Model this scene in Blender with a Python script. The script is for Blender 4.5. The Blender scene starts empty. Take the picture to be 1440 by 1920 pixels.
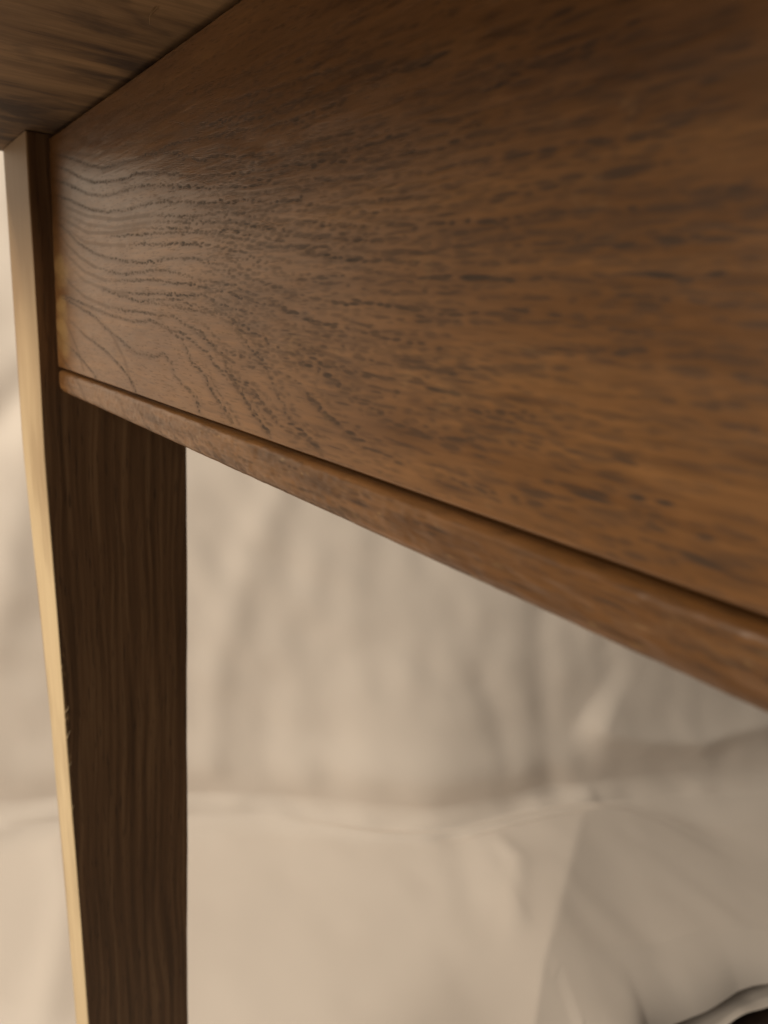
import bpy, math, random
import numpy as np
from mathutils import Matrix, Vector
random.seed(7); rng = np.random.default_rng(11)
S = bpy.context.scene
COL = S.collection
UND = 0.74            # height of the underside of the table top above the floor (m)

# ---------------------------------------------------------------- camera
cd = bpy.data.cameras.new('camera'); cam = bpy.data.objects.new('camera', cd); COL.objects.link(cam)
RX = ((-0.5623, 0.2299, -0.7944), (-0.8248, -0.0866, 0.5588), (0.0597, 0.9694, 0.2383))
m = Matrix(RX).to_quaternion().to_matrix().to_4x4()
m.translation = Vector((-0.3468, 0.0724, -0.0641 + UND))
cam.matrix_world = m
cd.sensor_fit = 'VERTICAL'; cd.sensor_height = 36.0; cd.lens = 36.0 * 1441.0 / 1920.0
cd.clip_start = 0.005; cd.clip_end = 50.0
cd.dof.use_dof = True; cd.dof.focus_distance = 0.185; cd.dof.aperture_fstop = 21.0
S.camera = cam
# ---------------------------------------------------------------- world, lamp, exposure
w = bpy.data.worlds.new('World'); S.world = w; w.use_nodes = True
bg = w.node_tree.nodes['Background']; bg.inputs[0].default_value = (1.0, 0.86, 0.70, 1); bg.inputs[1].default_value = 0.15
ld = bpy.data.lights.new('room_lamp', 'AREA'); ld.shape = 'DISK'; ld.size = 0.22; ld.energy = 3.3
ld.color = (1.0, 0.87, 0.69)
lamp = bpy.data.objects.new('room_lamp', ld); COL.objects.link(lamp)
lamp.location = (0.34, 0.37, UND + 0.50)
lamp.rotation_euler = (Vector((0.50, -0.10, 0.62)) - lamp.location).to_track_quat('-Z', 'Y').to_euler()
l2 = bpy.data.lights.new('fill_light', 'AREA'); l2.shape = 'DISK'; l2.size = 1.1; l2.energy = 39.0  # unseen fill light, added to brighten the apron
l2.color = (1.0, 0.87, 0.69)
fill = bpy.data.objects.new('fill_light', l2); COL.objects.link(fill)
fill.location = (-0.15, 2.1, UND + 0.95)
fill.rotation_euler = (Vector((0.0, 0.0, 0.63)) - fill.location).to_track_quat('-Z', 'Y').to_euler()
S.view_settings.view_transform = 'Standard'; S.view_settings.look = 'None'
S.view_settings.exposure = 0.0; S.view_settings.gamma = 1.0
S.cycles.max_bounces = 10; S.cycles.diffuse_bounces = 6

# ---------------------------------------------------------------- helpers
def link_mesh(name, verts, faces, mat, parent=None, smooth=True, loc=None):
    """verts in world metres (table frame, z from underside when shifted by the caller)"""
    me = bpy.data.meshes.new(name)
    V = np.asarray(verts, dtype=np.float64)
    off = np.array(parent_world(parent)) if parent else (np.array(loc) if loc is not None else np.zeros(3))
    V = V - off
    if isinstance(faces, np.ndarray):
        n, k = faces.shape
        me.vertices.add(len(V)); me.vertices.foreach_set('co', V.astype(np.float32).ravel())
        me.loops.add(n * k); me.loops.foreach_set('vertex_index', faces.astype(np.int32).ravel())
        me.polygons.add(n); me.polygons.foreach_set('loop_start', np.arange(0, n * k, k, dtype=np.int32))
        me.update(calc_edges=True)
    else:
        me.from_pydata([tuple(v) for v in V], [], [tuple(f) for f in faces]); me.update()
    me.polygons.foreach_set('use_smooth', [smooth] * len(me.polygons))
    me.materials.append(mat)
    o = bpy.data.objects.new(name, me); COL.objects.link(o)
    if parent: o.parent = parent
    elif loc is not None: o.location = loc
    return o
def parent_world(p):
    v = Vector((0, 0, 0))
    while p is not None:
        v += p.location; p = p.parent
    return v
def grid_faces(nr, nc):
    r, c = np.meshgrid(np.arange(nr - 1), np.arange(nc - 1), indexing='ij')
    a = (r * nc + c).ravel()
    return np.stack([a, a + 1, a + nc + 1, a + nc], axis=1)
def add_attr(o, name, arr):
    at = o.data.attributes.new(name, 'FLOAT', 'POINT'); at.data.foreach_set('value', np.asarray(arr, np.float32).ravel())
def vnoise(x, y, seed):
    """smooth value noise on numpy arrays, roughly -1..1"""
    r = np.random.default_rng(seed); T = r.uniform(-1, 1, (64, 64))
    xi = np.floor(x).astype(int); yi = np.floor(y).astype(int); fx = x - xi; fy = y - yi
    fx = fx * fx * (3 - 2 * fx); fy = fy * fy * (3 - 2 * fy)
    g = lambda a, b: T[a % 64, b % 64]
    return (g(xi, yi) * (1 - fx) + g(xi + 1, yi) * fx) * (1 - fy) + (g(xi, yi + 1) * (1 - fx) + g(xi + 1, yi + 1) * fx) * fy

# ---------------------------------------------------------------- materials
class NT:
    def __init__(s, name):
        s.m = bpy.data.materials.new(name); s.m.use_nodes = True; s.t = s.m.node_tree
        s.b = s.t.nodes['Principled BSDF']; s.out = s.t.nodes['Material Output']
        s.tc = s.t.nodes.new('ShaderNodeTexCoord')
    def mapping(s, sc, loc=(0, 0, 0), rot=(0, 0, 0)):
        n = s.t.nodes.new('ShaderNodeMapping'); n.inputs['Scale'].default_value = sc
        n.inputs['Location'].default_value = loc; n.inputs['Rotation'].default_value = rot
        s.t.links.new(s.tc.outputs['Object'], n.inputs['Vector']); return n.outputs[0]
    def noise(s, vec, scale=1.0, detail=3.0, rough=0.55, dist=0.0):
        n = s.t.nodes.new('ShaderNodeTexNoise'); n.inputs['Scale'].default_value = scale
        n.inputs['Detail'].default_value = detail; n.inputs['Roughness'].default_value = rough
        n.inputs['Distortion'].default_value = dist
        s.t.links.new(vec, n.inputs['Vector']); return n.outputs[0]
    def ramp(s, fac, stops):
        n = s.t.nodes.new('ShaderNodeValToRGB'); cr = n.color_ramp
        while len(cr.elements) < len(stops): cr.elements.new(0.5)
        for e, (p, c) in zip(cr.elements, stops):
            e.position = p; e.color = (*c, 1) if len(c) == 3 else c
        s.t.links.new(fac, n.inputs[0]); return n.outputs[0]
    def mix(s, fac, a, b, mode='MIX'):
        n = s.t.nodes.new('ShaderNodeMix'); n.data_type = 'RGBA'; n.blend_type = mode
        for inp, v in ((0, fac), (6, a), (7, b)):
            if hasattr(v, 'node'): s.t.links.new(v, n.inputs[inp])
            elif inp == 0: n.inputs[0].default_value = v
            else: n.inputs[inp].default_value = (*v, 1)
        return n.outputs[2]
    def math(s, op, a, b=None, clamp=False):
        n = s.t.nodes.new('ShaderNodeMath'); n.operation = op; n.use_clamp = clamp
        for i, v in enumerate((a, b)):
            if v is None: continue
            if hasattr(v, 'node'): s.t.links.new(v, n.inputs[i])
            else: n.inputs[i].default_value = v
        return n.outputs[0]
    def attr(s, name):
        n = s.t.nodes.new('ShaderNodeAttribute'); n.attribute_name = name; return n.outputs['Fac']
    def set(s, key, v):
        i = s.b.inputs[key]
        if hasattr(v, 'node'): s.t.links.new(v, i)
        else: i.default_value = v
    def bump(s, h, strength, dist):
        n = s.t.nodes.new('ShaderNodeBump'); n.inputs['Strength'].default_value = strength
        n.inputs['Distance'].default_value = dist
        s.t.links.new(h, n.inputs['Height']); s.t.links.new(n.outputs[0], s.b.inputs['Normal'])

def oak_material():
    n = NT('stained_oak')
    fibre = n.noise(n.mapping((55, 500, 900)), 1.0, 3, 0.6)
    streak = n.noise(n.mapping((9, 60, 120), (3, 0, 1)), 1.0, 4, 0.6, 0.6)
    blotch = n.noise(n.mapping((12, 30, 30), (0, 5, 2)), 1.0, 3, 0.5)
    base = n.ramp(streak, [(0.25, (0.150, 0.066, 0.021)), (0.5, (0.216, 0.102, 0.036)), (0.75, (0.285, 0.140, 0.049))])
    base = n.mix(n.math('MULTIPLY', n.math('SUBTRACT', blotch, 0.45, True), 1.6, True), base, (0.165, 0.083, 0.042))
    fm = n.ramp(fibre, [(0.25, (0.72, 0.72, 0.72)), (0.75, (1.18, 1.18, 1.18))])
    base = n.mix(1.0, base, fm, 'MULTIPLY')
    tone = n.attr('tone')
    base = n.mix(tone, base, (0.085, 0.038, 0.015))
    pore = n.attr('pore')
    base = n.mix(n.attr('fleck'), base, (0.42, 0.27, 0.11))
    col = n.mix(n.math('MULTIPLY', pore, 0.88, True), base, (0.018, 0.010, 0.005))
    # rubbed, scratched film of old varnish: faint lighter scuffs
    scf = n.noise(n.mapping((70, 300, 160), (9, 3, 5)), 1.0, 4, 0.7, 0.8)
    col = n.mix(n.math('MULTIPLY', n.math('MULTIPLY', n.math('SUBTRACT', scf, 0.60, True), 6.0, True), 0.22), col, (0.36, 0.22, 0.10))
    n.set('Base Color', col)
    n.set('Roughness', n.math('ADD', n.math('MULTIPLY', pore, 0.25), n.math('ADD', n.math('ADD', n.math('MULTIPLY', blotch, 0.12), n.math('MULTIPLY', scf, 0.16)), 0.18)))
    n.set('IOR', 1.5); n.set('Specular IOR Level', 0.5)
    n.bump(n.math('ADD', fibre, n.math('MULTIPLY', pore, -1.2)), 0.55, 0.00012)
    return n.m
def dark_oak_material():
    n = NT('dark_stained_oak')
    warp = n.noise(n.mapping((30, 30, 7)), 1.0, 2, 0.5)
    mp = n.t.nodes.new('ShaderNodeVectorMath'); mp.operation = 'SCALE'; mp.inputs['Scale'].default_value = 1.0
    off = n.t.nodes.new('ShaderNodeCombineXYZ'); n.t.links.new(n.math('MULTIPLY', warp, 5.0), off.inputs[1])
    add = n.t.nodes.new('ShaderNodeVectorMath'); add.operation = 'ADD'
    n.t.links.new(n.mapping((420, 330, 7)), add.inputs[0]); n.t.links.new(off.outputs[0], add.inputs[1])
    st = n.noise(add.outputs[0], 1.0, 3, 0.55)
    wide = n.noise(n.mapping((90, 110, 2.5), (1, 2, 0)), 1.0, 2, 0.5)
    blot = n.noise(n.mapping((14, 30, 8), (5, 2, 0)), 1.0, 3, 0.5)
    pores = n.noise(n.mapping((900, 900, 75), (2, 2, 2)), 1.0, 2, 0.5)
    c = n.ramp(st, [(0.32, (0.068, 0.037, 0.016)), (0.5, (0.150, 0.084, 0.039)), (0.66, (0.25, 0.148, 0.072))])
    c = n.mix(n.math('MULTIPLY', wide, 0.5), c, (0.10, 0.050, 0.022))
    c = n.mix(n.math('MULTIPLY', blot, 0.35), c, (0.15, 0.068, 0.028))
    pm = n.math('MULTIPLY', n.math('SUBTRACT', pores, 0.58, True), 6.0, True)
    c = n.mix(n.math('MULTIPLY', pm, 0.7), c, (0.030, 0.016, 0.009))
    # worn corner: finish rubbed through along the outer edge in the middle of the leg
    sx = n.t.nodes.new('ShaderNodeSeparateXYZ'); n.t.links.new(n.tc.outputs['Object'], sx.inputs[0])
    z = n.math('SUBTRACT', sx.outputs[2], UND - 0.1265)
    oy = n.math('ADD', n.math('MULTIPLY', z, 0.0285), 0.0070)
    near = n.math('SUBTRACT', sx.outputs[1], n.math('SUBTRACT', oy, 0.0034))
    near = n.math('MULTIPLY', near, 330.0, True)
    win = n.math('SUBTRACT', 1.0, n.math('ABSOLUTE', n.math('MULTIPLY', n.math('ADD', z, 0.118), 17.0)), True)
    ch = n.noise(n.mapping((300, 700, 110), (7, 1, 3)), 1.0, 4, 0.6)
    mk = n.math('MULTIPLY', n.math('SUBTRACT', n.math('ADD', n.math('MULTIPLY', near, 0.32), n.math('ADD', n.math('MULTIPLY', win, 0.22), ch)), 0.86, True), 9.0, True)
    mk = n.math('MULTIPLY', mk, n.math('GREATER_THAN', near, 0.02))
    c = n.mix(n.math('MULTIPLY', mk, 0.55), c, (0.42, 0.27, 0.12))
    n.set('Base Color', c); n.set('Roughness', 0.55); n.set('Specular IOR Level', 0.3)
    n.bump(n.math('ADD', st, n.math('MULTIPLY', pm, -0.6)), 0.45, 0.0004)
    return n.m
def pale_wood_material():
    n = NT('pale_bare_wood')
    st = n.noise(n.mapping((260, 260, 6)), 1.0, 3, 0.6)
    bl = n.noise(n.mapping((40, 40, 14), (2, 1, 0)), 1.0, 3, 0.55)
    c = n.ramp(st, [(0.3, (0.66, 0.50, 0.29)), (0.7, (0.80, 0.64, 0.40))])
    c = n.mix(n.math('MULTIPLY', n.math('SUBTRACT', bl, 0.5, True), 1.8, True), c, (0.34, 0.22, 0.11))
    # overhang shade painted into the colour: browner upper end, bare wood lower down
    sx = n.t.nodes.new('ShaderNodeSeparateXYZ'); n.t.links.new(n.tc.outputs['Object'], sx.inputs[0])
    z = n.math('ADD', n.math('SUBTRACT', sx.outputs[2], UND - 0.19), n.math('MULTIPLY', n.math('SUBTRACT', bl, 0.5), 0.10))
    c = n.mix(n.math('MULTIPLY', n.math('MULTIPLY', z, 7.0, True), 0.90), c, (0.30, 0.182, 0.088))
    n.set('Base Color', c); n.set('Roughness', 0.55); n.bump(st, 0.3, 0.0002)
    return n.m
def brown_edge_material():
    n = NT('brown_stained_edge')
    st = n.noise(n.mapping((200, 200, 8)), 1.0, 3, 0.6)
    n.set('Base Color', n.ramp(st, [(0.3, (0.20, 0.105, 0.05)), (0.7, (0.30, 0.17, 0.085))])); n.set('Roughness', 0.5)
    return n.m
def top_material():
    n = NT('rough_underside_wood')
    a = n.noise(n.mapping((62, 8, 10)), 1.0, 6, 0.66, 0.15)
    b = n.noise(n.mapping((420, 50, 60)), 1.0, 3, 0.6)
    c = n.ramp(a, [(0.36, (0.055, 0.030, 0.018)), (0.46, (0.150, 0.086, 0.040)), (0.60, (0.25, 0.150, 0.072))])
    c = n.mix(1.0, c, n.ramp(b, [(0.3, (0.8, 0.8, 0.8)), (0.7, (1.12, 1.12, 1.12))]), 'MULTIPLY')
    st = n.noise(n.mapping((30, 16, 10), (4.3, 1.7, 0)), 1.0, 5, 0.65, 0.3)
    c = n.mix(n.math('MULTIPLY', n.math('MULTIPLY', n.math('SUBTRACT', st, 0.50, True), 8.0, True), 0.85), c, (0.035, 0.020, 0.014))
    n.set('Base Color', c); n.set('Roughness', 0.7); n.set('Specular IOR Level', 0.25); n.bump(b, 0.4, 0.0004)
    return n.m
def cloth_material():
    n = NT('off_white_cotton')
    a = n.noise(n.mapping((5, 5, 5)), 1.0, 3, 0.5)
    c = n.ramp(a, [(0.3, (0.765, 0.705, 0.655)), (0.7, (0.82, 0.76, 0.71))])
    wv = n.noise(n.mapping((900, 900, 900)), 1.0, 2, 0.5)
    n.set('Base Color', c); n.set('Roughness', 0.95); n.set('Specular IOR Level', 0.1)
    n.set('Sheen Weight', 0.15)
    n.bump(wv, 0.15, 0.0003)
    return n.m
def plain(name, c1, c2, sc, rough):
    n = NT(name); a = n.noise(n.mapping(sc), 1.0, 4, 0.6)
    n.set('Base Color', n.ramp(a, [(0.3, c1), (0.7, c2)])); n.set('Roughness', rough); return n.m
M_OAK = oak_material(); M_DARK = dark_oak_material(); M_PALE = pale_wood_material(); M_EDGE = brown_edge_material()
M_TOP = top_material(); M_CLOTH = cloth_material()
M_FLOOR = plain('dark_floor_boards', (0.018, 0.010, 0.007), (0.035, 0.02, 0.013), (4, 30, 4), 0.5)
M_WALL = plain('painted_plaster', (0.50, 0.45, 0.38), (0.55, 0.50, 0.43), (6, 6, 6), 0.8)

# ---------------------------------------------------------------- floor and wall behind the cloth
def slab(name, x0, x1, y0, y1, z0, z1, mat, parent=None):
    v = [(x, y, z) for z in (z0, z1) for x, y in ((x0, y0), (x1, y0), (x1, y1), (x0, y1))]
    f = [(3, 2, 1, 0), (4, 5, 6, 7), (0, 1, 5, 4), (1, 2, 6, 5), (2, 3, 7, 6), (3, 0, 4, 7)]
    return link_mesh(name, v, f, mat, parent, False)
fl = slab('floor', -2.5, 2.0, -2.6, 2.0, -0.05, 0.0, M_FLOOR); fl['kind'] = 'structure'
P0 = np.array([0.57, 0.0, 0.0]); E = np.array([-0.432, -0.902, 0.0]); E /= np.linalg.norm(E); N = np.array([E[1], -E[0], 0.0])
def P(s, d, z): return P0 + E * s + N * d + np.array([0, 0, z])
wv = []
for z in (0.0, 2.3):
    for s, d in ((-1.2, -0.07), (2.2, -0.07), (2.2, -0.17), (-1.2, -0.17)): wv.append(P(s, d, z))
wl = link_mesh('wall', wv, [(3, 2, 1, 0), (4, 5, 6, 7), (0, 1, 5, 4), (1, 2, 6, 5), (2, 3, 7, 6), (3, 0, 4, 7)], M_WALL, None, False)
wl['kind'] = 'structure'

# ---------------------------------------------------------------- the cloth: hangs on the wall, turns at the floor and runs under the table
def pl_field(s, t, pts, fade=0.05):
    """signed distance to an open polyline (positive on its left when walking), and an end fade"""
    best = np.full(s.shape, 9.9); sg = np.zeros(s.shape); q = np.ones(s.shape); A = np.zeros(s.shape); acc = 0.0
    pts = np.array(pts, float); n = len(pts)
    for i in range(n - 1):
        a, b = pts[i], pts[i + 1]; d = b - a; L = np.hypot(*d); d = d / L
        al = (s - a[0]) * d[0] + (t - a[1]) * d[1]; al_c = np.clip(al, 0, L)
        dx = s - a[0] - al_c * d[0]; dy = t - a[1] - al_c * d[1]
        dist = np.hypot(dx, dy); side = np.sign(d[0] * (t - a[1]) - d[1] * (s - a[0]))
        over = np.maximum(np.maximum(-al if i == 0 else 0, (al - L) if i == n - 2 else 0), 0)
        mm = dist < best
        best = np.where(mm, dist, best); sg = np.where(mm, side, sg)
        A = np.where(mm, acc + np.clip(al, 0, L), A); acc += L
    ea = np.clip(A / fade, 0, 1); eb = np.clip((acc - A) / fade, 0, 1)
    q = ea * ea * (3 - 2 * ea) * eb * eb * (3 - 2 * eb)
    return best * np.where(sg == 0, 1, sg), q
def lip(d, up, dn):           # crest at d = 0, long slope on the + side, quick drop on the - side
    return np.where(d >= 0, np.exp(-d / up), np.exp(-(d / dn) ** 2))
def build_cloth():
    s1 = np.concatenate([np.arange(-1.0, -0.1, 0.015), np.arange(-0.1, 1.2, 0.005), np.arange(1.2, 1.9, 0.015)])
    t1 = np.concatenate([np.arange(1.35, 0.6, -0.012), np.arange(0.6, -0.5, -0.005), np.arange(-0.5, -1.7, -0.015)])
    s, t = np.meshgrid(s1, t1)
    # the hem: far out on the left, cut back on the right where the dark floor shows
    hem_ = np.interp(s, [0.56, 0.585, 0.60, 0.622, 0.65, 0.70, 0.76, 0.83, 0.90, 1.30, 1.9], [-1.69, -1.3, -1.0, -0.72, -0.40, -0.318, -0.296, -0.274, -0.262, -0.25, -0.245]) + 0.003 * np.sin(s * 46)
    t = np.where(t < -0.22, -0.22 + (t + 0.22) * (hem_ + 0.22) / (t1[-1] + 0.22), t)
    # near the floor the hanging part bellies out towards the table, so the crease sags
    bul = 0.045 * np.exp(-((s - 0.54) / 0.15) ** 2) + 0.012 * np.exp(-((s - 0.02) / 0.05) ** 2)
    s_, t0 = s, t
    t = np.where(t0 < 0, t0 - bul * (1 - np.exp(t0 / 0.02)), t0)
    D = np.zeros(s.shape)
    CUR = [(-0.3, -0.02), (0.039, -0.017), (0.071, -0.004), (0.125, 0.005), (0.257, 0.007), (0.309, 0.002), (0.388, -0.018), (0.479, -0.044), (0.567, -0.043), (0.662, -0.03), (0.731, -0.019), (0.782, 0.002)]
    d, q = pl_field(s, t, CUR, 0.02); D += 0.0050 * q * np.exp(-((d - 0.012) / 0.02) ** 2)
    d, q = pl_field(s, t, [(0.80, 0.03), (0.781, -0.004), (0.74, -0.065), (0.692, -0.146), (0.644, -0.227), (0.612, -0.277), (0.50, -0.50)], 0.06)
    D += q * (t0 < 0) * (1 - np.exp(np.minimum(t0, 0) / 0.06)) * np.where(d < 0, 0.045 * np.exp(d / 0.6), 0.045 - 0.055 * (1 - np.exp(-d / 0.12)))
    d, q = pl_field(s, t, [(0.74, 0.15), (0.78, 0.126), (0.835, 0.112), (0.913, 0.104), (0.988, 0.122), (1.1, 0.14)], 0.04)
    D += 0.018 * q * lip(d, 0.06, 0.026)
    d, q = pl_field(s, t, [(0.52, -0.272), (0.617, -0.258), (0.674, -0.256), (0.737, -0.247), (0.81, -0.225), (0.865, -0.219), (1.3, -0.225)], 0.14)
    D += 0.026 * q * np.exp(-np.maximum(d, 0) / 0.15) * (1 + 0.04 * np.sin(s * 31))
    for pts, a, wd in (
        ([(0.587, 0.235), (0.61, 0.178), (0.637, 0.11), (0.658, 0.048)], -0.004, 0.018),
        ([(0.68, 0.33), (0.673, 0.235), (0.69, 0.147), (0.71, 0.038), (0.733, -0.01)], -0.0045, 0.022),
        ([(0.561, -0.002), (0.569, -0.07), (0.57, -0.151), (0.561, -0.232)], -0.004, 0.022),
        ([(0.609, -0.072), (0.629, -0.142), (0.586, -0.263)], 0.004, 0.014),
        ([(0.36, 0.55), (0.351, 0.417), (0.322, 0.354), (0.294, 0.223), (0.276, 0.047)], 0.004, 0.022),
        ([(0.03, 0.20), (0.089, 0.409), (0.12, 0.6)], 0.006, 0.026),
        ([(-0.02, 0.40), (0.094, 0.523), (0.2, 0.6)], -0.008, 0.022),
        ([(0.781, -0.004), (0.82, 0.002), (0.884, -0.014), (0.969, -0.121)], -0.002, 0.035),
        ([(0.10, -0.02), (0.14, -0.12), (0.155, -0.3)], 0.006, 0.02),
        ([(0.40, 0.30), (0.43, 0.12), (0.44, -0.02)], -0.004, 0.03)):
        d, q = pl_field(s, t, pts, 0.05); D += a * q * np.exp(-(d / wd) ** 2)
    D += np.where(t0 > 0, 1.0, 0.45) * (0.0034 * vnoise(s * 9 + 3 + 0.8 * t, t * 1.6 + 9, 3) + 0.0003 * vnoise(s * 34 + 1.5 * t, t * 2 + 7, 13)) + np.where(t0 > 0, 0.0014, 0.0006) * vnoise(s * 22 + 2 * t, t * 3 + 2, 4)
    D += np.where(t0 > 0, 0.0020, 0.0008) * vnoise(s * 30 + t * 18, t * 22 - s * 9, 5) + 0.007 * vnoise(s * 3, t * 1.5 + 4, 6)
    D += np.where(np.abs(t) > 0.3, 0, 0)
    R = 0.055
    t = t0
    # base curve: wall going down, quarter turn of radius R, floor coming towards the table
    L = R * math.pi / 2; tt = t.copy()
    up = tt > R; dn = tt < -R; mid = ~(up | dn)
    ang = (R - tt) / (2 * R) * (math.pi / 2)
    z = np.where(up, tt, np.where(dn, 0.0, R - R * np.sin(ang)))
    dist = np.where(up, 0.0, np.where(dn, -tt, R - R * np.cos(ang)))
    nz = np.where(up, 0.0, np.where(dn, 1.0, np.sin(ang))); nn = np.where(up, 1.0, np.where(dn, 0.0, np.cos(ang)))
    Dp = D + 0.012 - np.where(t0 < 0, 0.022 * np.exp(-np.maximum(t0 - hem_, 0) / 0.016), 0)
    Dp = np.where(nz > 0.5, np.maximum(Dp, 0.003), Dp)
    lowb = np.where(tt > 0, np.exp(-(np.maximum(tt - 0.03, 0) / 0.22) ** 2), 1.0)
    d_ = dist + bul * lowb + 0.011 * np.exp(-((tt - 0.085) / 0.034) ** 2) * (0.4 + 0.6 * np.exp(-((s - 0.55) / 0.25) ** 2)) + nn * Dp; z_ = z + nz * Dp
    z_ = z_ + 0.066 * np.exp(-np.maximum(dist - 0.0, 0) / 0.15)
    V = P0[None, None] + s[..., None] * E + d_[..., None] * N + z_[..., None] * np.array([0, 0, 1.0])
    F = grid_faces(*s.shape)
    F = F[:, ::-1]
    o = link_mesh('cloth_sheet', V.reshape(-1, 3), np.ascontiguousarray(F), M_CLOTH, None, True, tuple(P(0, 0, 0)))
    o['label'] = 'large off-white cotton sheet hanging in soft folds behind the table leg'
    o['category'] = 'cloth'
    return o
cloth = build_cloth()
def build_under_layer():
    s, t = np.meshgrid(np.arange(0.45, 1.7, 0.006), np.linspace(0.0, 1.0, 90))
    hem = -0.308 + (s - 0.785) * 0.36 + 0.003 * np.sin(s * 40)
    hem = np.clip(hem, -0.5, -0.17)
    tt = -0.06 + t * (hem + 0.06)
    D = 0.004 + 0.004 * (1 + vnoise(s * 14 + tt * 9, tt * 12 + 4, 31)) + 0.002 * (1 + vnoise(s * 40, tt * 30, 32))
    D = D + 0.003 * np.exp(-((tt - hem) / 0.012) ** 2) * (0.5 + 0.5 * np.sin(s * 25))
    V = P0[None, None] + s[..., None] * E - tt[..., None] * N + D[..., None] * np.array([0, 0, 1.0])
    return link_mesh('under_fold', V.reshape(-1, 3), grid_faces(*s.shape), M_CLOTH, cloth, True)
build_under_layer()

# ---------------------------------------------------------------- the table
table = bpy.data.objects.new('wooden_table', None); COL.objects.link(table)
table.location = (0.0, 0.0, 0.0); table.empty_display_size = 0.05
table['label'] = 'brown stained oak table with a beaded apron and one dark square leg'
table['category'] = 'table'
U3 = np.array([0, 0, UND])

def rounded_slab(name, x0, x1, y0, y1, z0, z1, r, mat, parent):
    import bmesh
    bm = bmesh.new(); bmesh.ops.create_cube(bm, size=1.0)
    for v in bm.verts:
        v.co = Vector((x0 + (v.co.x + .5) * (x1 - x0), y0 + (v.co.y + .5) * (y1 - y0), z0 + (v.co.z + .5) * (z1 - z0))) - parent_world(parent)
    bmesh.ops.bevel(bm, geom=list(bm.edges), offset=r, segments=3, profile=0.5, affect='EDGES')
    me = bpy.data.meshes.new(name); bm.to_mesh(me); bm.free()
    me.polygons.foreach_set('use_smooth', [False] * len(me.polygons)); me.materials.append(mat)
    o = bpy.data.objects.new(name, me); COL.objects.link(o); o.parent = parent; return o
rounded_slab('tabletop', -0.80, 0.060, -0.50, 0.112, UND, UND + 0.022, 0.002, M_TOP, table)

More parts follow.
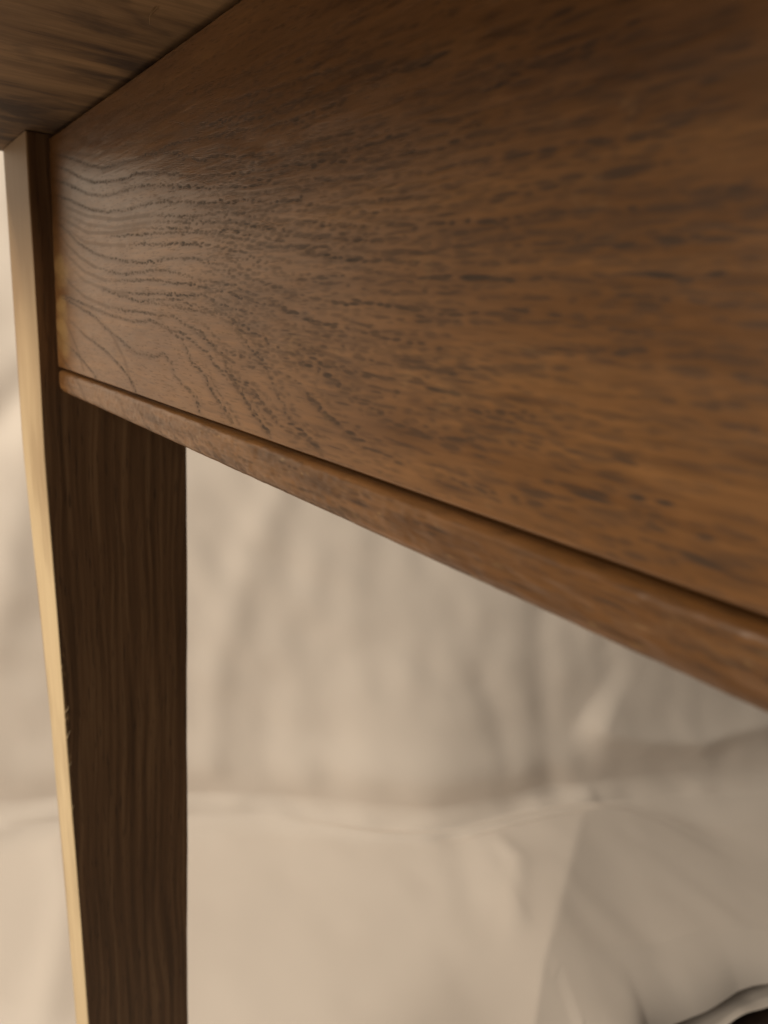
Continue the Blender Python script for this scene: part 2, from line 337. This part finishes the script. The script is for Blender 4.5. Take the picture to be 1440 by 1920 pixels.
# traced growth rings of the board (mm from the leg, mm below the top)
GRAIN = [
  [(30.0,12.3),(58.1,18.2),(76.3,21.5),(90.6,22.3),(110.7,23.3),(120.8,23.3),(133.0,24.3),(141.5,25.6),(146.9,26.9),(150.6,28.5)],
  [(143.8,25.7),(159.0,29.5),(170.3,29.9),(184.5,31.8),(193.3,32.7),(201.6,33.1),(217.2,33.3),(234.3,33.7)],
  [(120.8,23.3),(143.9,23.6),(168.1,25.5),(190.5,27.3),(208.9,28.5),(225.8,28.6)],
  [(31.6,17.2),(50.4,21.8),(66.9,24.8),(86.2,26.4),(100.2,27.1),(110.5,26.9),(132.9,29.2),(153.1,32.3),(170.4,34.2),(182.7,35.0),(190.9,35.4),(197.6,35.7),(204.4,36.0),(210.1,36.5),(216.9,37.1),(224.9,37.8),(233.8,38.7),(246.4,39.2),(257.5,39.1),(266.9,39.0),(277.6,38.7)],
  [(198.5,35.8),(206.4,35.3),(217.4,35.8),(231.5,36.4),(243.4,36.2),(254.8,36.2),(262.5,36.1)],
  [(30.9,21.8),(56.9,27.4),(75.4,29.9),(92.2,30.6),(103.1,30.6),(113.8,30.5),(132.8,32.4),(149.4,34.2),(165.1,36.3),(180.8,37.4),(194.6,38.4),(206.6,39.3),(213.8,39.8),(220.2,40.2),(228.6,40.8),(236.2,41.5),(245.8,42.1),(257.5,42.1),(265.4,42.1),(270.4,42.3),(277.8,42.3),(282.1,42.6),(287.3,42.9),(293.7,42.4)],
  [(30.1,26.9),(56.3,32.1),(79.3,35.0),(99.5,36.0),(110.0,35.9),(123.4,36.0),(135.6,36.5),(155.6,38.7),(170.5,39.7),(191.2,41.3),(201.7,42.3),(209.9,42.7),(215.5,43.9),(223.2,45.0),(226.7,44.8),(233.4,45.0),(239.0,45.2),(242.6,45.3),(249.5,45.9),(253.6,46.0),(261.7,46.1),(271.8,46.2),(277.7,46.1),(282.0,46.3),(286.4,46.5),(290.9,46.4),(295.0,46.0)],
  [(123.3,38.8),(141.3,40.6),(159.1,41.9),(170.6,42.1),(181.0,42.9),(190.5,44.1),(199.5,45.3),(207.3,46.3),(216.3,47.2),(223.4,48.1),(228.8,48.4),(235.9,49.2),(243.0,49.5),(246.7,49.9),(249.0,50.0),(251.1,49.1),(255.3,49.9),(260.1,50.2),(267.6,50.1),(278.2,49.6),(283.6,50.2),(288.6,50.4),(295.3,50.5),(298.4,50.3),(302.9,49.6)],
  [(123.2,41.0),(146.7,42.3),(159.1,43.3),(165.2,43.8),(176.1,44.1),(188.8,45.8),(196.0,46.8),(205.9,47.9),(211.8,49.0),(215.9,49.6),(223.6,50.0),(230.7,50.6),(238.2,51.4),(244.1,51.6),(250.6,52.3),(258.1,52.9),(268.0,52.5),(272.7,52.5),(277.8,52.0),(282.2,51.8),(291.6,51.9)],
  [(113.2,42.1),(132.5,42.9),(153.1,44.4),(166.2,45.7),(179.1,46.0),(188.9,47.7),(197.6,49.0),(207.6,50.4),(223.8,52.1),(230.9,52.3),(239.4,52.9),(249.9,53.8),(255.8,53.9),(267.8,54.2),(276.6,54.3),(282.7,54.1),(290.0,54.4),(295.1,53.9),(300.0,54.1)],
  [(78.6,42.3),(125.0,44.0),(138.4,44.5),(159.1,45.6),(170.7,46.7),(181.2,47.9),(188.9,48.8),(195.1,50.0),(203.6,50.5),(210.5,51.5),(220.7,52.9),(226.3,53.8),(233.2,54.3),(243.6,54.6),(250.9,55.0)],
  [(98.8,46.0),(109.4,46.0),(132.4,47.3),(143.9,47.3),(159.1,48.4),(168.5,48.9),(175.1,50.1),(184.1,50.9),(189.9,52.2),(195.3,53.5),(203.4,55.3),(207.1,55.9),(215.0,56.4),(221.0,56.8),(227.8,56.7),(233.0,57.2),(242.9,57.7),(248.6,57.7),(252.9,57.4),(259.0,57.1),(269.6,57.5),(274.4,57.3),(280.6,57.5),(286.8,57.3),(295.2,57.7),(303.3,57.5)],
  [(28.2,38.3),(42.2,42.9),(62.3,46.8),(78.0,48.8),(98.5,50.6),(116.1,51.4),(129.2,51.4),(135.3,50.9),(146.6,51.0),(157.0,51.6),(166.3,52.8),(175.2,53.5),(181.4,55.0),(189.3,56.7),(198.8,57.8),(208.2,59.6),(214.7,60.2),(220.0,60.8),(227.0,61.1),(233.9,61.2),(240.3,61.4),(245.8,61.5),(251.8,62.0),(259.7,62.3),(270.2,61.6),(276.0,61.9),(283.7,61.8),(291.2,61.8)],
  [(66.5,51.8),(94.3,54.3),(109.0,54.2),(122.7,53.7),(138.2,54.0),(150.4,55.4),(163.0,56.8),(170.9,57.1),(179.5,58.0),(187.5,59.3),(193.1,60.1),(200.4,61.0),(205.2,62.7),(212.0,63.5),(215.6,64.6),(221.7,64.9),(227.3,65.2),(231.4,65.7),(237.2,65.9),(240.8,66.3),(248.3,66.9),(258.8,67.2)],
  [(77.3,56.0),(98.1,56.2),(114.4,56.2),(132.1,56.5),(143.8,57.4),(153.0,57.6),(159.2,58.1),(168.7,59.0),(177.4,59.6),(185.6,60.7),(192.1,62.0),(198.3,63.0),(205.4,65.2),(210.8,65.7),(215.1,66.4),(219.9,66.9),(227.5,67.7),(234.6,68.7),(247.1,69.0),(252.8,70.3),(260.4,70.7)],
  [(87.5,59.5),(110.7,60.2),(122.5,60.0),(138.0,60.1),(150.4,60.3),(158.1,60.0),(165.4,60.7),(171.0,61.9),(179.6,62.8),(184.5,63.1),(190.4,64.2),(195.7,66.1),(201.7,67.1),(208.8,68.0),(212.3,68.8),(215.4,69.8),(220.7,70.0),(225.4,70.6),(232.8,67.7)],
  [(112.6,63.0),(130.6,62.4),(147.3,63.5),(165.4,64.1),(175.1,64.4),(185.5,66.5),(190.5,68.0),(195.6,68.4),(200.4,70.2),(207.4,70.8),(216.1,71.5),(224.2,72.6),(235.0,72.7),(244.6,72.9)],
  [(65.8,58.4),(112.6,62.2),(143.3,61.2),(158.1,62.9),(178.2,64.6),(181.2,66.3),(187.5,68.1),(192.5,68.6),(197.7,70.4),(205.1,71.8),(212.4,72.8),(218.3,73.1),(223.0,74.0),(229.6,75.9),(233.8,77.3),(238.4,78.0),(242.2,78.8)],
  [(80.9,64.3),(97.5,65.1),(115.5,65.2),(130.5,65.8),(140.8,65.6),(150.4,67.7),(161.7,69.1),(168.9,71.8),(177.8,72.9),(185.8,73.6),(192.7,73.5),(199.7,74.4),(204.6,75.3),(212.2,76.7),(216.7,78.3),(219.5,79.7),(223.0,81.2),(228.9,82.7),(237.9,85.1),(245.2,85.6),(249.2,86.1)],
  [(30.4,62.4),(60.2,65.2),(82.6,67.1),(105.0,68.2),(122.2,67.4),(137.8,69.2),(149.2,70.0),(158.2,72.4),(165.6,73.7),(170.3,76.1),(177.0,77.6),(186.0,78.6),(193.0,80.8),(198.4,83.1),(203.5,85.2),(212.7,86.8),(221.2,88.2)],
  [(30.1,63.8),(59.9,67.7),(75.8,71.6),(92.2,74.3),(107.6,77.5),(124.6,77.4),(132.5,76.0),(138.9,78.0),(141.4,81.2),(149.1,83.1),(157.9,85.4),(160.4,88.9),(159.4,89.6)],
  [(130.5,68.4),(147.2,71.2),(155.3,76.8),(162.9,79.0),(168.8,83.3),(177.9,86.7),(183.2,89.8)],
  [(147.3,66.5),(162.1,70.1),(174.4,73.5),(180.7,78.5),(189.0,83.0),(194.9,86.4),(201.2,88.9)],
  [(24.0,70.2),(47.8,75.2),(71.8,78.5),(89.2,82.2),(99.5,84.9),(104.9,87.4),(107.5,89.9)],
  [(13.6,78.9),(38.8,83.5),(57.5,87.8),(62.4,89.7)],
  [(175.2,65.6),(189.9,70.8),(197.9,74.7),(203.2,79.7),(209.4,84.4),(216.2,86.6),(221.2,88.2)],
  [(210.5,76.8),(217.8,79.4),(225.8,81.7),(233.1,83.7),(238.9,84.6)],
  [(226.3,74.6),(232.5,76.5),(241.3,78.1),(248.3,78.6),(253.0,79.3),(257.4,80.3),(266.0,79.2),(274.3,78.8),(280.5,78.7),(285.5,78.1),(291.7,77.5)],
  [(252.9,86.2),(259.8,86.0),(266.1,86.2),(272.6,85.8),(278.9,84.4),(285.2,83.1),(290.8,81.8),(295.1,81.3),(300.5,81.0)],
  [(281.9,88.8),(288.9,89.3),(295.0,88.3),(300.5,87.0),(308.1,85.2)],
  [(229.3,67.6),(237.9,68.0),(247.1,68.7),(259.1,69.8),(270.2,69.0),(282.2,68.0)],
  [(238.2,71.5),(247.4,72.0),(257.1,73.5),(265.4,73.4),(271.8,72.9)],
  [(247.8,74.9),(258.6,75.3),(265.7,75.2),(275.0,74.4),(281.4,74.0),(288.8,74.2),(295.3,73.5)],
  [(273.3,56.1),(280.7,58.7),(287.3,59.9),(293.6,59.8),(301.7,60.5),(304.9,60.2)],
  [(274.6,65.2),(281.8,65.5),(290.4,65.6),(297.8,65.4),(305.9,65.6)],
  [(285.7,69.6),(293.3,70.0),(300.5,70.3),(306.7,70.1)],
  [(234.1,31.3),(245.6,32.2),(254.3,32.0),(261.8,31.2),(269.6,31.4)],
  [(250.9,33.8),(255.6,33.3),(263.2,33.4),(269.8,32.6),(278.2,32.1),(285.4,31.5)],
  [(257.0,27.0),(265.3,27.4),(275.9,28.1)],
  [(275.2,34.0),(280.8,34.3),(285.9,34.7),(292.3,34.4),(297.9,33.9)],
  [(272.8,34.6),(280.5,37.0),(286.4,37.3),(292.2,37.0),(294.6,37.0)],
  [(266.6,36.5),(270.3,36.3),(275.5,35.8),(283.0,38.3),(289.6,40.2),(293.9,40.0)],
  [(283.6,37.8),(290.3,37.1),(296.2,36.7),(300.4,36.1)],
  [(295.5,52.4),(299.5,51.7),(303.4,52.0)],
  [(284.3,46.6),(291.7,48.8),(300.8,49.9),(302.9,49.6)],
  [(174.0,19.5),(195.1,21.3),(216.3,22.7),(233.3,23.1)],
  [(151.3,21.3),(174.1,23.2),(200.0,25.0),(223.8,26.3),(242.3,27.2),(251.3,27.0)],
  [(301.1,57.5),(304.4,57.8)],
  [(291.3,75.0),(298.2,74.8),(304.3,74.6),(307.6,74.7)],
  [(273.9,87.9),(283.4,86.7),(292.9,85.0),(301.0,83.8),(309.1,82.7)],
]
# ---- grain of the apron board: rows of open pores, u = mm from the leg, v = mm below the table top
DU, DV = 0.5, 0.2
UMAX, VMAX = 340.0, 101.0
nu, nv = int(UMAX / DU) + 1, int(VMAX / DV) + 1
PORE = np.zeros((nv, nu)); TONE = np.zeros((nv, nu))
def stamp(A, u, v, L, H, a, tilt=0.0):
    j0 = max(int((u - L) / DU) - 1, 0); j1 = min(int((u + L) / DU) + 2, nu)
    i0 = max(int((v - H - abs(tilt) * L) / DV) - 1, 0); i1 = min(int((v + H + abs(tilt) * L) / DV) + 2, nv)
    if j1 <= j0 or i1 <= i0: return
    uu = np.arange(j0, j1) * DU - u; vv = (np.arange(i0, i1) * DV - v)[:, None]
    r = (uu[None] / (L * 0.5)) ** 2 + ((vv - tilt * uu[None]) / (H * 0.5)) ** 2
    g = a * np.clip(1.35 - r * 0.9, 0, 1)
    A[i0:i1, j0:j1] = np.maximum(A[i0:i1, j0:j1], g)
def resample(pts, step):
    pts = np.array(pts, float); seg = np.hypot(*(pts[1:] - pts[:-1]).T); cs = np.concatenate([[0], np.cumsum(seg)])
    x = np.arange(0, cs[-1], step); return np.stack([np.interp(x, cs, pts[:, 0]), np.interp(x, cs, pts[:, 1])], 1)
def row(pts, strength=1.0, dens=1.0):
    pts = list(pts)
    if 25 < pts[0][0] < 40 and pts[1][0] > pts[0][0]:
        sl0 = (pts[1][1] - pts[0][1]) / (pts[1][0] - pts[0][0]); pts = [(6.0, pts[0][1] - sl0 * 0.8 * (pts[0][0] - 6.0))] + pts
    R = resample(pts, 0.4)
    ph = rng.uniform(0, 100); nx = 0.0
    n = len(R); k = 0.0; tot = n * 0.4
    while k < tot - 0.5:
        i = int(k / 0.4); u, v = R[i]; j = min(i + 3, n - 1); d = R[j] - R[max(i - 2, 0)]
        steep = abs(d[1]) / (abs(d[0]) + 1e-6)
        loc = 0.5 + 0.5 * math.sin(k * 0.045 + ph) * 0.7 + 0.3 * math.sin(k * 0.17 + 2 * ph)
        loc = ((0.62 if u < 190 else 0.48) + (0.38 if u < 190 else 0.52) * min(max(loc, 0), 1)) * min(1.0, 0.15 + k / 18.0)
        far = min(max((u - 150) / 110.0, 0), 1)
        L = rng.uniform(1.3, 2.8) * (1 + far * rng.choice([0.0, 0.5, 1.6])) 
        H = rng.uniform(0.42, 0.72) * (1 + 0.15 * far)
        if steep > 0.35: L *= 0.62; H *= 1.2
        nrep = 1 if rng.random() < 0.55 else 2
        for _ in range(nrep):
            stamp(PORE, u + rng.normal(0, 0.5), v + rng.normal(0, 0.20), L, H, strength * loc * rng.uniform(0.55, 1.0), rng.normal(0, 0.05))
        if rng.random() < 0.35:
            stamp(PORE, u + rng.normal(0, 1.5), v + rng.normal(0, 1.0), L * 0.6, H * 0.6, strength * 0.35 * rng.random())
        stamp(TONE, u, v + 0.25, 5.0, 2.2, 0.26 * strength * loc)
        gap = rng.uniform(1.0, 2.6) * (1 + 0.9 * far) / dens
        k += (gap * (0.6 if steep > 0.35 else 1.0))
    # the soft dark line that ties the pores of one year together, strongest near the leg
    for i in range(0, n, 3):
        u, v = R[i]; s_ = max(0.0, 1 - u / 170.0) * min(1.0, i * 0.4 / 22.0)
        if s_ > 0: stamp(PORE, u, v, 3.5, 1.3, strength * 0.40 * s_)
for g in GRAIN:
    row(g)
    late = [p for p in g if p[0] > 150]           # fainter rows between the strong ones, nearer the viewer
    if len(late) > 2:
        for dv, st in ((1.3, 0.75), (-1.5, 0.62)): row([(p[0] + 2, p[1] + dv + 0.5 * math.sin(p[0] / 9.0)) for p in late], st, 0.8)
def soft(pts, st):
    R = resample(pts, 1.2); n = len(R)
    for i in range(n):
        stamp(PORE, R[i][0], R[i][1], 3.5, 1.25, st * min(1.0, i * 1.2 / 20.0) * rng.uniform(0.8, 1.0))
for pts, st in (([(8, 24), (25, 29), (56, 34.5), (90, 38), (123, 39)], 0.34), ([(25, 31.5), (56, 37.3), (90, 40.4), (123, 41)], 0.28),
                ([(8, 30), (25, 34), (56, 40), (85, 41.7), (113, 42.1)], 0.34), ([(18, 35), (50, 42.6), (75, 44.8), (99, 46)], 0.30),
                ([(10, 36), (25, 42.5), (45, 48), (66, 51.8)], 0.38), ([(12, 40), (25, 46.5), (50, 52.8), (77, 56)], 0.34),
                ([(25, 50), (50, 56), (85, 59.5), (100, 60)], 0.32), ([(12, 51), (28, 57), (50, 61.5), (80, 64.5)], 0.36),
                ([(10, 8), (30, 11), (70, 17), (110, 19), (150, 22)], 0.30), ([(20, 4), (60, 10), (100, 14), (150, 17)], 0.22),
                ([(8, 66), (20, 72), (34, 80), (44, 88)], 0.34), ([(60, 66), (80, 72), (96, 80), (104, 88)], 0.28)):
    soft(pts, st)
# short stray pores everywhere, sparser near the leg
for _ in range(8500):
    u = rng.uniform(4, UMAX) ; v = rng.uniform(0, VMAX)
    sl = -0.03 if v > 35 else 0.06
    stamp(PORE, u, v, rng.uniform(1.2, 4.5), rng.uniform(0.18, 0.40), rng.uniform(0.08, 0.48) * min(1.0, 0.30 + u / 220.0), sl)
# broad darker dashes near the viewer
for _ in range(210):
    u = rng.uniform(205, UMAX); v = rng.uniform(2, 98)
    L = rng.uniform(3, 9)
    stamp(TONE, u, v, L * 1.5, rng.uniform(0.8, 2.0), rng.uniform(0.2, 0.55))
    stamp(PORE, u, v, L * 0.7, rng.uniform(0.3, 0.6), rng.uniform(0.25, 0.7))
# rows above the traced ones (dim part under the top)
for v0 in (3, 6.5, 9.5):
    row([(u, v0 + 0.045 * u + 1.2 * math.sin(u / 23.0 + v0)) for u in range(25, 340, 6)], 0.5, 0.6)
# rows running out over the bead: short cathedral tips, then long flecks
for i, u0 in enumerate((14, 32, 56, 84, 104, 118, 131, 146, 160, 172)):
    row([(u0, 92.0), (u0 + 6, 94.0), (u0 + 10, 96.2), (u0 + 11.5, 98.0), (u0 + 18, 99.4)], 0.75, 1.4)
for i in range(60):
    u0 = rng.uniform(110, 320); v0 = rng.uniform(92, 99)
    row([(u0, v0), (u0 + rng.uniform(10, 26), v0 + rng.uniform(-1.0, 1.5))], 0.75)
FLECK = np.zeros((nv, nu))          # tiny golden chips in the finish of the bead, and the painted highlight at the board end
for _ in range(26):
    stamp(FLECK, rng.uniform(150, 330), rng.uniform(92.5, 99.5), rng.uniform(0.6, 2.2), rng.uniform(0.25, 0.6), rng.uniform(0.15, 0.5), rng.normal(0, 0.15))
for v0, a0 in ((50, .55), (55, .4), (68, .6), (74, .62), (80, .4)):   # highlight at the board end, painted in as rubbed-off finish
    for _ in range(5): stamp(FLECK, 13 + rng.normal(0, 2.5), v0 + rng.normal(0, 1.5), rng.uniform(12, 19), rng.uniform(6, 9), a0 * rng.uniform(0.5, 1.0))
for _ in range(30):                 # darker smudges in the bead
    stamp(TONE, rng.uniform(100, 335), rng.uniform(93, 99), rng.uniform(8, 26), rng.uniform(1.5, 4), rng.uniform(0.2, 0.6))
PORE = np.clip(PORE, 0, 1); TONE = np.clip(TONE, 0, 1)
def samp(A, u, v):
    x = np.clip(u / DU, 0, nu - 1.001); y = np.clip(v / DV, 0, nv - 1.001)
    xi = x.astype(int); yi = y.astype(int); fx = x - xi; fy = y - yi
    r = (A[yi, xi] * (1 - fx) + A[yi, xi + 1] * fx) * (1 - fy) + (A[yi + 1, xi] * (1 - fx) + A[yi + 1, xi + 1] * fx) * fy
    return np.where(u > UMAX - 1, 0.0, r)
UC = np.concatenate([np.array([0.05, 0.15, 0.35, 0.65, 1.0, 1.4]), np.arange(1.9, 335, 0.5), np.arange(337, 760, 4.0)])
def end_round(u, r):          # how far the face falls back close to the left end
    q = np.clip((r - u) / r, 0, 1); return r * (1 - np.sqrt(np.maximum(1 - q * q, 0)))
def board(name, prof, parent, rnd, extra=None, taper=None):
    """prof: list of (v, y) down the front face in mm, plus a list of (y, v) of the hidden back; front carries the grain"""
    v = np.array([p[0] for p in prof], float); y = np.array([p[1] for p in prof], float); nf = len(v)
    uu, vv = np.meshgrid(UC, v); yy = np.repeat(y[:, None], len(UC), 1)
    if taper: vv, yy = taper(uu, vv, yy)
    po = samp(PORE, uu, vv); to = samp(TONE, uu, vv)
    wav = 0.10 * vnoise(uu / 26.0, vv / 9.0, 21) + 0.05 * vnoise(uu / 9.0, vv / 3.0, 22)
    if name == 'bead': wav = wav + 0.11 * vnoise(uu / 5.0, vv / 1.6, 23) + 0.07 * vnoise(uu / 1.8, vv / 0.9, 24)
    dent = np.clip((32.0 - uu) / 18.0, 0, 1); dent = dent * dent * (3 - 2 * dent)
    yy = yy + 0.0 * dent * (np.exp(-((vv - 52) / 6.0) ** 2) + 1.1 * np.exp(-((vv - 72) / 6.5) ** 2)) * (vv < 91)
    yy = yy - end_round(uu, rnd) + wav - 0.11 * po
    V = np.stack([-uu * 1e-3, yy * 1e-3, -vv * 1e-3], -1)
    back = np.array(extra, float)       # (v, y) rows closing the loop
    ub, vb = np.meshgrid(UC, back[:, 0]); yb = np.repeat(back[:, 1][:, None], len(UC), 1)
    VB = np.stack([-ub * 1e-3, yb * 1e-3, -vb * 1e-3], -1)
    A = np.concatenate([V, VB], 0); nr, nc = A.shape[:2]
    F = grid_faces(nr, nc)
    cc = np.arange(nc - 1); a = (nr - 1) * nc + cc; b = cc
    F = np.concatenate([F, np.stack([a, a + 1, b + 1, b], 1)], 0)
    # end caps as quads between front and back rows (fan of quads onto the mid back row)
    k = nr * nc; caps = []
    idx = np.arange(nr) * nc
    cen = A[:, 0].mean(0); cen2 = A[:, -1].mean(0)
    VV = np.concatenate([A.reshape(-1, 3), [cen, cen2]], 0)
    i0 = idx; i1 = np.roll(idx, -1)
    tri1 = np.stack([i0, i1, np.full(nr, k)], 1); tri2 = np.stack([i0 + nc - 1, np.full(nr, k + 1), i1 + nc - 1], 1)
    tri = np.concatenate([tri1, tri2], 0)
    Fq = np.concatenate([F, np.concatenate([tri, tri[:, 2:3]], 1)], 0)
    VV = VV + U3
    me = bpy.data.meshes.new(name)
    off = np.array(parent_world(parent))
    nq = len(F); nt = len(tri)
    me.vertices.add(len(VV)); me.vertices.foreach_set('co', (VV - off).astype(np.float32).ravel())
    me.loops.add(nq * 4 + nt * 3)
    me.loops.foreach_set('vertex_index', np.concatenate([F.ravel(), tri.ravel()]).astype(np.int32))
    me.polygons.add(nq + nt)
    me.polygons.foreach_set('loop_start', np.concatenate([np.arange(nq) * 4, nq * 4 + np.arange(nt) * 3]).astype(np.int32))
    me.update(calc_edges=True); me.validate()
    me.polygons.foreach_set('use_smooth', [True] * len(me.polygons)); me.materials.append(M_OAK)
    o = bpy.data.objects.new(name, me); COL.objects.link(o); o.parent = parent
    pa = np.zeros(len(VV)); ta = np.zeros(len(VV)); pa[:nf * nc] = po.ravel(); ta[:nf * nc] = to.ravel()
    add_attr(o, 'pore', pa); add_attr(o, 'tone', ta)
    fa = np.zeros(len(VV)); fa[:nf * nc] = samp(FLECK, uu, vv).ravel(); add_attr(o, 'fleck', fa)
    return o
def arc(v0, y0, r, a0, a1, n):
    return [(v0 + r * math.sin(math.radians(a)), y0 + r * math.cos(math.radians(a))) for a in np.linspace(a0, a1, n)]
# face: small round at the top, flat, small round into the groove
prof = [(1.9 + 0.7 * (1 - math.cos(a)), -0.7 + 0.7 * math.sin(a)) for a in np.linspace(0, math.pi / 2, 6)][:-1]
prof += [(x, 0.0) for x in np.arange(2.6, 89.3, 0.2)]
prof += arc(89.3, -0.6, 0.6, 8, 90, 7)
apron = board('apron', prof, table, 1.6, [(89.9, -3.4), (90.6, -4.0), (91.6, -4.0), (91.6, -20.0), (0.05, -20.0), (0.05, -5.0), (1.9, -4.8)])
# bead: quarter-round both sides, slightly proud
def bead_taper(u, v, y):
    k = np.clip((9.0 - u) / 9.0, 0, 1); k = 1 - np.sqrt(np.maximum(1 - k * k, 0))
    vt = 91.3; return vt + (v - vt) * (1 - 0.62 * k), y - 0.9 * k
bp = []
for a in np.linspace(-90, 0, 10): bp.append((93.2 + 1.9 * math.sin(math.radians(a)), -1.7 + 1.9 * math.cos(math.radians(a))))
for q in np.linspace(93.4, 97.9, 20): bp.append((q, 0.2 + 0.10 * math.sin((q - 93.4) / 4.5 * math.pi)))
for a in np.linspace(0, 90, 16)[1:]: bp.append((98.0 + 1.9 * math.sin(math.radians(a)), -1.7 + 1.9 * math.cos(math.radians(a))))
bead = board('bead', bp, apron, 1.0, [(99.9, -12.0), (99.9, -20.0), (91.65, -20.0), (91.3, -4.2)], bead_taper)

# ---- leg: straight at the apron, tapered below
def outer_y(z): return 0.0082 + z * 0.0095 if z > -0.1265 else 0.0070 + (z + 0.1265) * 0.0285
def leg_prism(name, zs, corners, mat, parent, smooth=False):
    V = []; F = []; k = None
    for z in zs:
        c = corners(z); k = len(c)
        V += [(x, y, z + UND) for x, y in c]
    for i in range(len(zs) - 1):
        for j in range(k):
            a = i * k + j; b = i * k + (j + 1) % k
            F.append((a, a + k, b + k, b))
    F.append(tuple(range(k))); F.append(tuple(reversed(range((len(zs) - 1) * k, len(zs) * k))))
    return link_mesh(name, V, F, mat, parent, smooth)
ZS = [-0.0005] + list(np.arange(-0.02, -0.70, -0.004)) + [-0.71, -0.735]
def back_x(z): return float(np.interp(-z, [0, 0.135, 0.20, 0.27, 0.40, 0.66], [0.0500, 0.0480, 0.0410, 0.0345, 0.0325, 0.032]))
wob = lambda z, k: 0.00018 * math.sin(z * 45 + k) + 0.00005 * math.sin(z * 160 + 3 * k)
def leg_c(z):
    y1 = outer_y(z) - 0.0006; y0 = -0.0562 + wob(z, 1); x1 = back_x(z) + 0.003; r = 0.0009
    # counter-clockwise seen from above, with softened corners
    return [(0.0, y0 + r), (r * .3, y0 + r * .3), (r, y0), (x1 - r, y0), (x1, y0 + r), (x1, y1), (0.0, y1), (0.0, (y0 + y1) / 2)]
leg = leg_prism('leg', ZS, leg_c, M_DARK, table)
def face_c(z):
    y1 = outer_y(z) + wob(z, 2) * .6; y0 = outer_y(z) - 0.00058; x1 = back_x(z); r = 0.0003
    return [(0.0 - 0.0001, y0), (x1, y0), (x1, y1 - r), (x1 - r, y1), (r, y1), (-0.0001, y1 - r)]
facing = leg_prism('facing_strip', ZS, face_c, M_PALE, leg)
facing['label'] = 'pale bare wood outer face of the leg'
def edge_c(z):
    y1 = outer_y(z) - 0.0003; y0 = outer_y(z) - 0.00058; x0 = back_x(z) + 0.00005; x1 = x0 + 0.003
    return [(x0, y0), (x1, y0), (x1, y1 - 0.0002), (x1 - .0006, y1), (x0, y1)]
edge = leg_prism('rounded_edge', ZS, edge_c, M_EDGE, leg)
# torn splinters along the front corner of the leg
def splinter(x, y, z, dx, dy, dz, w, bend):
    pts = []
    for i in range(6):
        q = i / 5; pts.append(np.array([x + dx * q, y + dy * q + bend * math.sin(q * 3.0), z + UND + dz * q]))
    V = []; F = []
    for i, p in enumerate(pts):
        r = w * (1 - i / 5.0) + 0.00004
        for k in range(4):
            a = k * math.pi / 2; V.append((p[0] + r * math.cos(a), p[1] + r * math.sin(a), p[2] + r * 0.5 * math.sin(a)))
    for i in range(5):
        for k in range(4):
            F.append((i * 4 + k, i * 4 + (k + 1) % 4, i * 4 + 4 + (k + 1) % 4, i * 4 + 4 + k))
    return V, F
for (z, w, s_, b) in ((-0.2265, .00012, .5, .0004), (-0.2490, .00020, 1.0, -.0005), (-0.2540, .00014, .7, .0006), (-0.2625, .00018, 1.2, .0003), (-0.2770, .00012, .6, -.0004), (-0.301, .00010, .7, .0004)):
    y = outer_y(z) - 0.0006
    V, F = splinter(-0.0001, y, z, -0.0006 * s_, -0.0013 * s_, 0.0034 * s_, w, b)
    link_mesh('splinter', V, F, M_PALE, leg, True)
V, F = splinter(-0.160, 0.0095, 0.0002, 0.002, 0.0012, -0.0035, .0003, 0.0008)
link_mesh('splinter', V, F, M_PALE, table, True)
